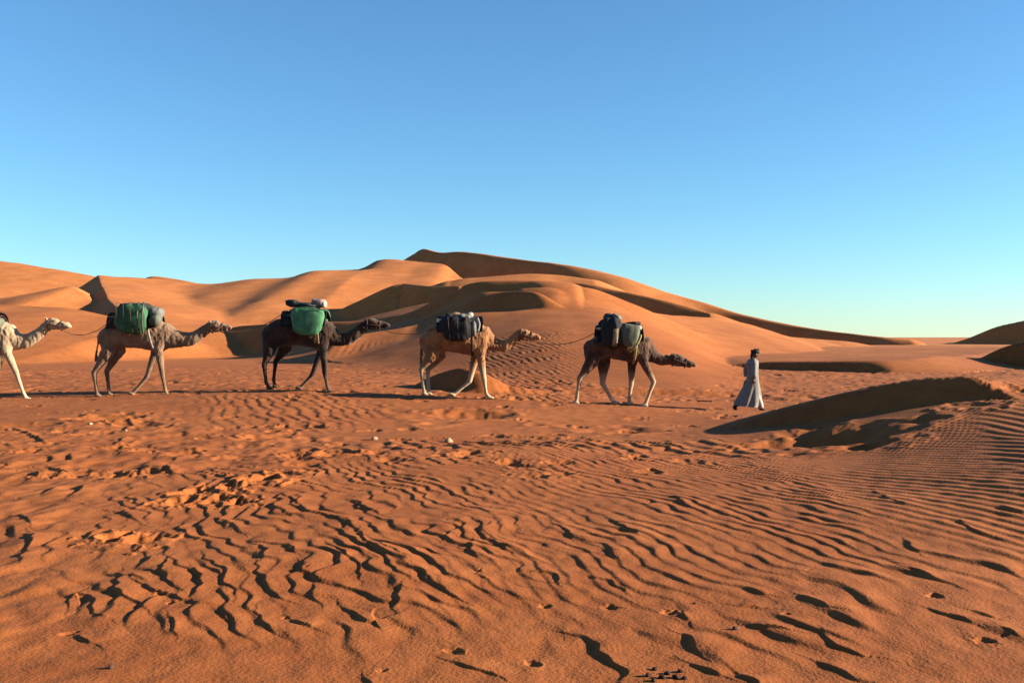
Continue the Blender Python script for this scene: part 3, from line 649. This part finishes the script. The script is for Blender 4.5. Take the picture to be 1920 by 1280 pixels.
# fourth camel (tan)
CAMELS.append(dict(D=27.0, base=(850, 740), mat=fur('tan_coat', (.3, .13, .048), (.17, .07, .027), (.36, .25, .15), .75), label='tan camel with pale legs, walking just behind the leading camel under a dark pannier',
  trunk=[(799, 622, 655, .16), (809, 608, 660, .26), (830, 601, 655, .30), (855, 597, 657, .32), (880, 599, 662, .31), (900, 603, 663, .26), (914, 615, 655, .17)], hump=(856, 594, 26, 14),
  neck=[(902, 628, 24), (914, 636, 18), (927, 642, 13), (943, 644, 10.5), (958, 637, 9.5), (970, 626, 9)], head=((974, 621), (1010, 626)), tail=[(797, 625), (791, 648), (789, 668), (790, 682)],
  legs=[leg(1, -.18, (806, 630), (811, 664), (791, 688), (795, 722), (798, 736)), leg(1, .18, (816, 630), (822, 664), (801, 690), (802, 722), (804, 737)),
        leg(0, .17, (893, 630), (891, 664), (880, 711), (859, 729), (847, 738), toe=.5), leg(0, -.17, (902, 630), (901, 665), (908, 708), (912, 733), (920, 743))]))
# leading camel (dark brown, pale lower legs)
CAMELS.append(dict(D=26.0, base=(1150, 757), mat=fur('dark_brown_coat', (.1, .044, .022), (.035, .016, .009), (.34, .23, .14), .72), label='leading dark brown camel with a pale muzzle, its head hanging low behind the walking man',
  trunk=[(1107, 645, 668, .16), (1117, 631, 672, .26), (1136, 622, 668, .30), (1158, 617, 672, .32), (1180, 619, 676, .31), (1200, 624, 677, .26), (1214, 634, 670, .17)], hump=(1158, 612, 24, 14),
  neck=[(1203, 648, 24), (1215, 658, 17), (1228, 667, 12), (1242, 672, 10.5), (1256, 672, 9.5)], head=((1261, 670), (1301, 679)), tail=[(1105, 648), (1100, 668), (1099, 686), (1101, 698)],
  legs=[leg(1, -.18, (1112, 648), (1109, 676), (1086, 706), (1081, 741), (1079, 754)), leg(1, .18, (1126, 648), (1133, 678), (1131, 717), (1149, 748), (1158, 756)),
        leg(0, .17, (1190, 648), (1186, 682), (1185, 718), (1181, 747), (1183, 757)), leg(0, -.17, (1200, 648), (1206, 676), (1224, 713), (1211, 748), (1207, 759))]))
# last camel, cut by the picture's left edge (cream)
CAMELS.append(dict(D=26.5, base=(-20, 744), mat=fur('cream_coat', (.34, .245, .15), (.27, .18, .105), (.36, .27, .18), .6, .35), label='cream coloured camel at the tail of the file, cut off by the left edge',
  trunk=[(-98, 612, 645, .16), (-88, 603, 652, .26), (-66, 597, 648, .30), (-40, 592, 648, .32), (-12, 594, 653, .31), (8, 598, 656, .26), (21, 608, 648, .17)], hump=(-37, 588, 26, 14),
  neck=[(10, 622, 24), (24, 632, 20), (40, 635, 14.5), (56, 631, 12), (73, 620, 10.5), (86, 607, 9.5)], head=((91, 601), (130, 604)), tail=[(-101, 618), (-110, 640), (-114, 658), (-114, 672)],
  legs=[leg(1, -.18, (-88, 622), (-87, 655), (-113, 698), (-108, 732), (-104, 743)), leg(1, .18, (-82, 622), (-75, 653), (-92, 696), (-84, 731), (-80, 742)),
        leg(0, .17, (2, 622), (-4, 656), (-14, 700), (-32, 730), (-41, 741), toe=.5), leg(0, -.17, (12, 622), (18, 654), (36, 692), (49, 730), (57, 744))]))
for sp in CAMELS: build_camel(sp)
C2, C3, C4, C5, C1 = CAMELS

# ------------------------------------------------------------------ loads
def sack(name, size, mat, parent, loc, taper=0.0, power=3.2, wrinkle=.012, seed=0, rot=(0, 0, 0), sag=0.0, nu=44, nv=22):
    """a stuffed bag: rounded box, creased and sagging"""
    lx, ly, lz = size; V = []; F = []
    sg = lambda c, e: math.copysign(abs(c) ** e, c)
    e = 2 / power
    for j in range(nv + 1):
        ph = -math.pi / 2 + math.pi * j / nv
        for i in range(nu):
            th = 2 * math.pi * i / nu
            x = sg(math.cos(th), e) * sg(math.cos(ph), e); y = sg(math.sin(th), e) * sg(math.cos(ph), e); z = sg(math.sin(ph), e)
            t = 1 + taper * z
            V.append([x * lx / 2 * t, y * ly / 2 * (1 + sag * -z * .5), z * lz / 2])
    V = np.array(V)
    nn = noise(V[:, 0] * 6 + seed, V[:, 2] * 4.5 + V[:, 1] * 5) + .6 * noise(V[:, 0] * 14 + seed * 2, V[:, 2] * 3 + V[:, 1] * 9)
    fold = np.sin(V[:, 0] * 23 + 2.2 * noise(V[:, 0] * 3 + seed, V[:, 2] * 3) + seed) * (.5 + .5 * noise(V[:, 0] * 4, V[:, 2] * 2 + seed))
    V *= (1 + wrinkle / max(.1, min(lx, lz)) * (nn + .55 * fold))[:, None]
    for j in range(nv):
        for i in range(nu):
            a = j * nu + i; b = j * nu + (i + 1) % nu
            F.append((a, b, b + nu, a + nu))
    F.append(tuple(range(nu))[::-1]); F.append(tuple(range(nv * nu, nv * nu + nu)))
    me = bpy.data.meshes.new(name); me.from_pydata(V.tolist(), [], F); me.validate(); smooth(me)
    o = link(name, me, mat, parent, loc); o.rotation_euler = rot; return o
def strap(name, pts, w_, mat, parent, thick=.012):
    bm = bmesh.new(); add_tube(bm, chain(pts, 4), [(w_ / 2, thick)] * (4 * (len(pts) - 1) + 1), side=(1, 0, 0), seg=8, caps=False)
    return link(name, bm_mesh(bm, name), mat, parent)
def girth(name, x, ztop, zbot, wy, w_, mat, parent, lean=0.0):
    pts = [(x + lean * math.sin(a) * .5, math.cos(a) * wy, (ztop + zbot) / 2 + math.sin(a) * (ztop - zbot) / 2) for a in np.linspace(0, 2 * math.pi, 25)]
    bm = bmesh.new(); add_tube(bm, pts, [(w_ / 2, .012)] * 25, side=(1, 0, 0), seg=8, caps=False)
    return link(name, bm_mesh(bm, name), mat, parent)
def blanket(name, x0, x1, ztop, drop, wy, mat, parent, skew=0.0):
    n, m_ = 18, 10; V = []; F = []
    for layer in (0, 1):
        for j in range(m_ + 1):
            x = x0 + (x1 - x0) * j / m_
            for i in range(n + 1):
                a = -1 + 2 * i / n
                ang = a * 1.65
                r = 1 + layer * .06
                y = math.sin(ang) * wy * r; z = ztop - (1 - math.cos(ang)) * drop / 1.1 + layer * .025
                wv = .014 * math.sin(x * 19 + a * 5) * abs(a)
                V.append((x + skew * abs(a) + wv, y + wv * 1.2, z + .008 * math.sin(x * 11 + i)))
    S = (m_ + 1) * (n + 1)
    for layer in (0, 1):
        for j in range(m_):
            for i in range(n):
                a = layer * S + j * (n + 1) + i; f = (a, a + 1, a + n + 2, a + n + 1); F.append(f if layer else f[::-1])
    for j in range(m_):
        for i in (0, n):
            a = j * (n + 1) + i; f = (a, a + n + 1, a + n + 1 + S, a + S); F.append(f if i == 0 else f[::-1])
    for i in range(n):
        for j in (0, m_):
            a = j * (n + 1) + i; f = (a, a + 1, a + 1 + S, a + S); F.append(f[::-1] if j == 0 else f)
    me = bpy.data.meshes.new(name); me.from_pydata(V, [], F); smooth(me)
    return link(name, me, mat, parent)

def pack(sp, label, uc, vc):
    o = empty('camel_pack', sp['q'](uc, vc)); tag(o, label, 'pack', 'packs on the camels')
    o['px'] = 0; del o['px']
    pm = FPX / sp['D']
    def l(u, v, lat=0.0): return ((u - uc) / pm, lat, (vc - v) / pm)
    return o, l
k = 1 / PPM
def lash(l, o, u0, u1, vt, vb, lat, n=3):
    pn = [c for c in o.children if c.name.startswith('pannier') and c.location.y < 0][0]
    for i in range(n):
        u = u0 + (u1 - u0) * (i + .5) / n
        r_ = strap('lashing', [l(u - 3, vt - 1, lat * .55), l(u - 1, vt + 2, lat * .96), l(u + 1, (vt + vb) / 2, lat * 1.03), l(u + 3, vb - 1, lat * .93)], .016, M['halter'], pn, .008); r_.matrix_parent_inverse = pn.matrix_basis.inverted()
# second camel: striped green pannier, grey bundles in front
o, l = pack(C2, 'green striped tarpaulin pannier and grey bundles on the grey brown camel', 258, 604)
blanket('blanket', -.72, .62, .30, .42, .37, M['brown'], o)
for s_, mt in ((-1, 'green'), (1, 'green')): sack('pannier', (60 * k, .34, 54 * k), M[mt], o, l(258, 594, s_ * .46), taper=.08, seed=3 + s_, wrinkle=.06, power=3.4, rot=(s_ * -.06, .03, 0))
for i, u in enumerate((272, 281)): strap('strap', [l(u, 563, -.3), l(u + 1, 566, -.52), l(u + 2, 592, -.665), l(u + 1, 622, -.56)], .05, M['greygreen'], o)
sack('bundle', (.36, .5, .3), M['grey'], o, l(297, 583, -.12), power=2.6, seed=9, wrinkle=.03)
sack('bundle', (.3, .4, .34), M['greygreen'], o, l(300, 596, -.34), power=2.4, seed=12, wrinkle=.03, rot=(0, .3, 0))
sack('cushion', (.8, .66, .2), M['black'], o, l(255, 571), power=3, seed=15, wrinkle=.02)
girth('girth_strap', l(287, 0)[0], .30, -.78, .36, .07, M['white'], o, lean=-.2)
lash(l, o, 230, 268, 565, 620, -.655, 3)
# third camel: smooth green pannier, rose and white bundles on top
o, l = pack(C3, 'bright green tapered pannier with a rose bundle on the black brown camel', 578, 598)
blanket('blanket', -.7, .55, .28, .42, .38, M['black'], o)
for s_ in (-1, 1): sack('pannier', (58 * k, .34, 53 * k), M['green_pale'], o, l(583, 598, s_ * .46), taper=.2, seed=23 + s_, wrinkle=.04, power=3.8, rot=(s_ * -.05, .06, 0))
sack('cushion', (.92, .72, .16), M['navy'], o, l(570, 567), power=3, seed=25, wrinkle=.02, rot=(0, .08, 0))
sack('bundle', (.42, .44, .24), M['pink'], o, l(598, 563, -.05), power=2.6, seed=28, wrinkle=.03)
sack('bundle', (.14, .3, .2), M['white'], o, l(610, 566, -.12), power=2.6, seed=29, wrinkle=.02)
sack('bundle', (.34, .5, .2), M['black'], o, l(549, 563, -.06), power=2.6, seed=31, wrinkle=.02)
sack('bundle', (.1, .2, .1), M['white'], o, l(540, 560, -.1), power=2.6, seed=33)
strap('strap', [l(552, 571, -.5), l(580, 573, -.665), l(612, 577, -.6)], .03, M['black'], o)
girth('girth_strap', l(600, 0)[0], .24, -.72, .37, .06, M['beige'], o)
# fourth camel: dark pannier
o, l = pack(C4, 'black and navy pannier topped by a grey roll on the tan camel', 862, 610)
blanket('blanket', -.6, .62, .28, .42, .38, M['navy'], o)
for s_ in (-1, 1): sack('pannier', (56 * k, .32, 44 * k), M['black'], o, l(860, 613, s_ * .45), taper=.08, seed=43 + s_, wrinkle=.065, power=3)
sack('bundle', (.5, .6, .17), M['grey'], o, l(868, 590, -.02), power=2.6, seed=45, wrinkle=.03)
sack('bundle', (.34, .46, .18), M['black'], o, l(846, 590, 0), power=2.6, seed=47, wrinkle=.03)
sack('bundle', (.2, .24, .16), M['white'], o, l(881, 587, -.05), power=2.5, seed=49, wrinkle=.02)
sack('water_bag', (.18, .2, .42), M['grey'], o, l(888, 612, -.46), taper=-.1, power=2.6, seed=50, wrinkle=.02)
strap('strap', [l(896, 592, -.3), l(900, 604, -.44), l(897, 618, -.47)], .05, M['white'], o)
girth('girth_strap', l(886, 0)[0], .22, -.76, .37, .06, M['brown'], o)
lash(l, o, 835, 885, 590, 634, -.63, 3)
# leading camel: dark bags, beige straps, grey-green sack, white bundle
o, l = pack(C5, 'heap of dark bags with beige straps and a grey sack on the leading camel', 1160, 628)
blanket('blanket', -.6, .6, .26, .42, .38, M['black'], o)
for s_ in (-1, 1): sack('pannier', (38 * k, .34, 52 * k), M['black'], o, l(1144, 622, s_ * .45), taper=.05, seed=63 + s_, wrinkle=.06, power=3)
for s_ in (-1, 1): sack('pannier', (34 * k, .3, 40 * k), M['greygreen' if s_ < 0 else 'black'], o, l(1176, 626, s_ * .46), taper=.22, seed=67 + s_, wrinkle=.025, power=2.8)
sack('bundle', (.44, .6, .26), M['navy'], o, l(1148, 596, 0), power=2.4, seed=70, wrinkle=.04, rot=(0, .35, 0))
sack('bundle', (.26, .4, .14), M['grey'], o, l(1155, 592, -.16), power=2.4, seed=72, wrinkle=.03, rot=(0, .5, 0))
sack('bundle', (.26, .36, .16), M['white'], o, l(1193, 613, -.12), power=2.6, seed=74, wrinkle=.03)
sack('mat_roll', (.36, .7, .1), M['black'], o, l(1188, 604, 0), power=2.8, seed=76, wrinkle=.02)
sack('bundle', (.2, .3, .14), M['yellow'], o, l(1172, 611, -.28), power=2.6, seed=78, wrinkle=.02)
strap('strap', [l(1149, 603, -.36), l(1150, 612, -.6), l(1149, 632, -.64), l(1148, 646, -.56)], .13, M['beige'], o)
strap('strap', [l(1198, 625, -.42), l(1195, 634, -.5), l(1186, 648, -.56), l(1176, 658, -.44)], .045, M['yellow'], o)
girth('girth_strap', l(1190, 0)[0], .22, -.72, .37, .06, M['yellow'], o, lean=.1)
# last camel: green pannier mostly out of the picture
o, l = pack(C1, 'grey green pannier on the cream camel at the left edge', -40, 602)
blanket('blanket', -.72, .62, .30, .42, .37, M['brown'], o)
for s_ in (-1, 1): sack('pannier', (66 * k, .32, 44 * k), M['greygreen'], o, l(-42, 600, s_ * .47), taper=.05, seed=83 + s_, wrinkle=.03)
sack('bundle', (.4, .5, .3), M['greygreen'], o, l(-2, 600, -.2), power=2.6, seed=85, wrinkle=.03)
sack('bundle', (.3, .4, .2), M['black'], o, l(0, 614, -.36), power=2.6, seed=87, wrinkle=.03)
girth('girth_strap', l(6, 0)[0], .22, -.78, .36, .06, M['halter'], o, lean=-.1)
# ------------------------------------------------------------------ the man leading the file
DM = 26.3; PM = FPX / DM
mx0, my0, _ = P(1403, 767, DM); mgz = ground_z(mx0, my0)
person = None
def mq(u, v, lat=0.0): return ((u - 1403) / PM, lat, (767 - v) / PM)
def build_person():
    bm = bmesh.new()
    q = mq
    # torso, neck, head
    add_tube(bm, [q(1409, 713), q(1410.5, 703), q(1411, 692), q(1411, 681), q(1411, 675), q(1412, 671)], [(.165, .11), (.16, .105), (.15, .1), (.18, .115), (.185, .095), (.1, .075)], seg=18)
    add_tube(bm, [q(1412.5, 671), q(1414.5, 666)], [(.055, .055), (.052, .052)], seg=12)
    add_tube(bm, [q(1415.2, 665.5), q(1416.2, 662), q(1416.6, 658), q(1416.2, 654)], [(.05, .06), (.068, .085), (.076, .098), (.066, .085)], seg=16)
    add_tube(bm, [q(1421.5, 660.3), q(1424.3, 661.4)], [(.012, .014), (.016, .015)], seg=8)         # nose
    add_tube(bm, [q(1420, 664.2), q(1421.8, 664.6)], [(.022, .02), (.015, .012)], seg=8)            # chin
    add_tube(bm, [q(1421.5, 662.9, -.012), q(1421.9, 662.9, 0), q(1421.5, 662.9, .012)], [.009] * 3, seg=6, side=(1, 0, 0))   # mouth
    for s_ in (-1, 1): add_tube(bm, [q(1416, 659.5, s_ * .078), q(1415.6, 661.5, s_ * .08)], [(.012, .02), (.01, .014)], seg=8)
    # legs
    def limb(pts, rad): add_tube(bm, pts, rad, seg=14)
    limb([q(1406, 713, -.09), q(1413, 727, -.095), q(1419, 741, -.095), q(1423, 752, -.095), q(1425.5, 761.5, -.095)], [.095, .082, .06, .054, .038])
    limb([q(1403, 713, .09), q(1399, 727, .095), q(1393, 741, .095), q(1385, 752, .095), q(1378, 760.5, .095)], [.095, .082, .06, .054, .038])
    # arms: near arm hangs beside the thigh, far arm back to the lead rope
    limb([q(1411, 675, -.19), q(1410, 684, -.22), q(1409.4, 693, -.235), q(1409, 701, -.23), q(1408.6, 707.5, -.225)], [.058, .048, .042, .036, .028])
    limb([q(1411, 675, .19), q(1406, 683, .22), q(1402, 691, .235), q(1404, 698, .25), q(1406, 703.5, .255)], [.058, .048, .042, .036, .028])
    # hands: palm, four fingers, thumb
    def hand(w0, d, fwd, lat):
        w0 = Vector(w0); d = Vector(d).normalized(); fwd = Vector(fwd).normalized(); sd2 = d.cross(fwd).normalized()
        add_tube(bm, [w0, w0 + d * .045, w0 + d * .085], [(.02, .03), (.018, .04), (.016, .04)], side=tuple(sd2), seg=10)
        for i, ln in enumerate((.068, .078, .073, .056)):
            b = w0 + d * .085 + fwd * (.032 - i * .021)
            add_tube(bm, [b, b + d * ln * .45 + sd2 * .006, b + d * ln * .8 + sd2 * .02, b + d * ln * .95 + sd2 * .034], [.0095, .009, .0085, .0075], seg=8)
        b = w0 + d * .03 + fwd * .03
        add_tube(bm, [b, b + d * .025 + fwd * .022 + sd2 * .008, b + d * .052 + fwd * .03 + sd2 * .014], [.0125, .0105, .009], seg=8)
    hand(q(1408.6, 707.5, -.225), (-.06, 0, -1), (1, 0, 0), -1)
    hand(q(1406, 703.5, .255), (.25, 0, -1), (1, 0, .25), 1)
    me = fuse(bm, 'person', .0085, 2)
    o = link('person', me, M['skin'], loc=(mx0, my0, mgz))
    tag(o, 'walking person in a long blue grey robe and black turban leading the camels', 'person')
    for s_ in (-1, 1):
        e = bmesh.new(); bmesh.ops.create_uvsphere(e, u_segments=8, v_segments=6, radius=.011)
        bmesh.ops.translate(e, verts=e.verts, vec=Vector(q(1422.2, 659.2, s_ * .03))); link('eye', bm_mesh(e, 'eye'), M['eye'], o)
    # robe: rings from collar to hem (v, back u, front u, half width), folds grow towards the hem
    rings = [(668.5, 1408.5, 1416.5, .085), (670.5, 1404, 1420, .17), (673, 1401.5, 1421.5, .225), (678, 1400, 1422, .225), (686, 1400, 1421.6, .205), (696, 1401.5, 1421.2, .2), (706, 1400.5, 1422, .205), (716, 1397, 1423.5, .22), (726, 1391.5, 1425, .23), (736, 1385.5, 1426.3, .24), (746, 1379.5, 1427, .25), (752, 1376.5, 1427, .252), (756.5, 1376, 1426, .25)]
    N = 56; V = []; F = []
    for layer in (0, 1):
        for j, (v, ub, uf, hw) in enumerate(rings):
            t = j / (len(rings) - 1)
            for i in range(N):
                a = 2 * math.pi * i / N
                fold = 1 + .11 * max(0, t - .25) * (math.sin(a * 7 + t * 3) + .6 * math.sin(a * 12 - t * 4 + 1)) - layer * .05
                cx, cz = (ub + uf) / 2, v + (2.5 * math.sin(a * 1 + 2.2) * t * t)
                x, _, z = q(cx + math.cos(a) * (uf - ub) / 2 * fold, cz)
                V.append((x, math.sin(a) * hw * fold, z))
    S = len(rings) * N
    for layer in (0, 1):
        for j in range(len(rings) - 1):
            for i in range(N):
                a = layer * S + j * N + i; b = layer * S + j * N + (i + 1) % N
                f = (a, b, b + N, a + N); F.append(f if layer else f[::-1])
    for j in (0, len(rings) - 1):
        for i in range(N):
            a = j * N + i; b = j * N + (i + 1) % N; f = (a, b, b + S, a + S); F.append(f if j else f[::-1])
    me = bpy.data.meshes.new('robe'); me.from_pydata(V, [], F); smooth(me); robe = link('robe', me, M['robe'], o)
    for nm, pts in (('sleeve', [q(1411, 673, -.15), q(1410.6, 679, -.215), q(1409.8, 689, -.238), q(1409.4, 697, -.238), q(1409, 704, -.232)]), ('sleeve', [q(1411, 673, .15), q(1406.5, 681, .215), q(1402.5, 690, .238), q(1403.5, 696, .247), q(1405, 701, .252)])):
        b = bmesh.new(); add_tube(b, pts, [.085, .075, .07, .075, .085], seg=14, caps=False); link(nm, bm_mesh(b, nm), M['robe'], robe)
    for pts in ([q(1416.5, 736, -.095), q(1421, 746, -.095), q(1424.3, 755, -.095), q(1425.6, 760.5, -.095)], [q(1395, 737, .095), q(1388, 748, .095), q(1382, 755.5, .095)]):
        b = bmesh.new(); add_tube(b, pts, [.09, .085, .078, .07][:len(pts)], seg=14, caps=False); link('trouser_leg', bm_mesh(b, 'trouser_leg'), M['trousers'], o)
    # turban: wound coils and a tail down the neck
    b = bmesh.new()
    for zc, r, tl in ((656.9, .083, .025), (655.2, .09, -.03), (653.6, .082, .035)):
        c = Vector(q(1416, zc)); pts = [c + Vector((math.cos(a) * r * 1.1, math.sin(a) * r * .92, math.cos(a) * tl)) for a in np.linspace(0, 2 * math.pi, 21)]
        add_tube(b, pts, [(.026, .026)] * 21, side=(0, 0, 1), seg=10, caps=False)
    add_tube(b, [q(1416, 656), q(1416, 654), q(1415.8, 652.2), q(1415.5, 651)], [(.085, .1), (.083, .1), (.062, .075), (.03, .035)], side=(0, 1, 0), seg=14)
    add_tube(b, [q(1410.5, 656), q(1409.5, 662), q(1409.8, 668), q(1412, 671)], [(.06, .03), (.075, .035), (.09, .035), (.1, .04)], seg=10)
    add_tube(b, [q(1409, 669), q(1413, 671.5), q(1418.5, 670.5)], [(.1, .03), (.11, .03), (.07, .03)], seg=10)
    link('turban', fuse(b, 'turban', .012, 2), M['turban'], o)
    for (hu, hv), (tu, tv), lat in (((1424.2, 764.2), (1432, 765.2), -.095), ((1377.2, 760.5), (1381.5, 765.3), .095)):
        b = bmesh.new(); h_ = Vector(q(hu, hv, lat)); t_ = Vector(q(tu, tv, lat)); ax = (t_ - h_).normalized(); up = Vector((-ax.z, 0, ax.x))
        add_tube(b, [h_ + up * .03, h_.lerp(t_, .4) + up * .03, h_.lerp(t_, .8) + up * .012, t_ + ax * .05], [(.042, .045), (.045, .045), (.048, .032), (.035, .022)], seg=12)
        add_tube(b, [h_ + up * .03, h_ + up * .1], [(.045, .05), (.045, .05)], seg=12)
        add_tube(b, [h_ - up * .014 - ax * .02, h_.lerp(t_, .5) - up * .014, t_ - up * .014 + ax * .05], [(.045, .012)] * 3, seg=10)
        link('shoe', bm_mesh(b, 'shoe'), M['shoe'], o)
    return o
person = build_person()

# ------------------------------------------------------------------ lead ropes
def rope(a, b, sag, label, rad=.01, knot=None):
    a, b = Vector(a), Vector(b); n = 16
    base = a.lerp(b, .5)
    pts = [a.lerp(b, i / n) - base - Vector((0, 0, sag * 4 * (i / n) * (1 - i / n))) for i in range(n + 1)]
    bm = bmesh.new(); add_tube(bm, pts, [rad] * (n + 1), seg=7)
    o = link('lead_rope', bm_mesh(bm, 'lead_rope'), M['rope'], loc=base); tag(o, label, 'rope', 'lead ropes between the camels')
    return o
rope(C1['muzzle'], C2['q'](226, 592, -.5), .28, 'brown rope sagging from the cream camel to the grey brown camel')
rope(C2['muzzle'], C3['q'](545, 578, -.5), .2, 'brown rope from the grey brown camel up to the bright green pannier')
rope(C3['muzzle'], C4['q'](832, 604, -.45), .2, 'brown rope from the black brown camel to the tan camel')
rope(C4['muzzle'], C5['q'](1128, 612, -.4), .25, 'brown rope sagging from the tan camel to the leading camel')

# ------------------------------------------------------------------ stones, droppings, a dry root
def stone(u, v, size, mat, label, seed, flat=.65, name='stone', group=None):
    x, y, _ = PG(u, v, 0)
    for _ in range(4):           # settle on the finished surface along the line of sight
        z = ground_z(x, y); D = (CAM_H - z) * FPX / (v - VH); x, y, _z = P(u, v, D)
    z = ground_z(x, y)
    bm = bmesh.new(); bmesh.ops.create_icosphere(bm, subdivisions=2, radius=size / 2)
    r = random.Random(seed); ph = [r.uniform(0, 6) for _ in range(6)]
    for vv in bm.verts:
        c = vv.co.normalized()
        f = 1 + .22 * math.sin(c.x * 3 + ph[0]) * math.cos(c.y * 3.4 + ph[1]) + .12 * math.sin(c.z * 5 + ph[2] + c.x * 4)
        vv.co = Vector((vv.co.x * f * (1 + .3 * math.sin(ph[3])), vv.co.y * f, vv.co.z * f * flat))
    me = bm_mesh(bm, name)
    o = link(name, me, mat, loc=(x, y, z + size * flat * .22)); o.rotation_euler = (0, 0, r.uniform(0, 6))
    tag(o, label, 'stone' if name == 'stone' else 'dung', group); return o
stone(841, 829, .12, M['stone'], 'pale stone on the open sand below the tan camel', 1, .8)
stone(702, 824, .1, M['stone'], 'smaller pale stone on the sand left of the other pale stone', 2, .8)
stone(169, 796, .09, M['stone'], 'small pale stone on the sand below the second camel from the left', 3)
stone(235, 808, .07, M['stone'], 'tiny pale stone just right of the one below the second camel', 4)
for i, (u, v, s_) in enumerate(((1216, 1268, .032), (1228, 1256, .025), (1241, 1272, .034), (1252, 1264, .028), (1267, 1271, .032), (1276, 1260, .026), (1284, 1273, .026), (1226, 1277, .024))):
    stone(u, v, s_, M['dung'], 'dark camel dropping in the cluster at the bottom edge of the sand', 20 + i, .8, 'dropping', 'droppings at the bottom edge')
for i, (u, v, s_, lb) in enumerate(((1380, 1180, .035, 'lone dark pebble on smooth sand in the lower right foreground'), (207, 1253, .035, 'dark pebble at the bottom left of the foreground sand'), (1303, 1132, .02, 'tiny dark pebble above the lower right foreground sand'))):
    stone(u, v, s_, M['darkstone'], lb, 40 + i, .7)
# dry root lying between the leading camel and the man
rx, ry, _ = PG(1322, 752, -.25); rz = ground_z(rx, ry)
bm = bmesh.new()
kk = ry / FPX
add_tube(bm, [(-14 * kk, 0, .02), (-6 * kk, .02, .035), (2 * kk, 0, .03), (12 * kk, -.02, .04)], [.022, .018, .016, .02], seg=8)
add_tube(bm, [(-13 * kk, 0, .02), (-16 * kk, .03, .06)], [.018, .01], seg=8)
add_tube(bm, [(11 * kk, 0, .03), (13 * kk, .03, .0)], [.028, .03], seg=8)
o = link('dry_root', bm_mesh(bm, 'dry_root'), M['wood'], loc=(rx, ry, rz)); tag(o, 'short reddish brown dry root on the sand between the leading camel and the person', 'root')
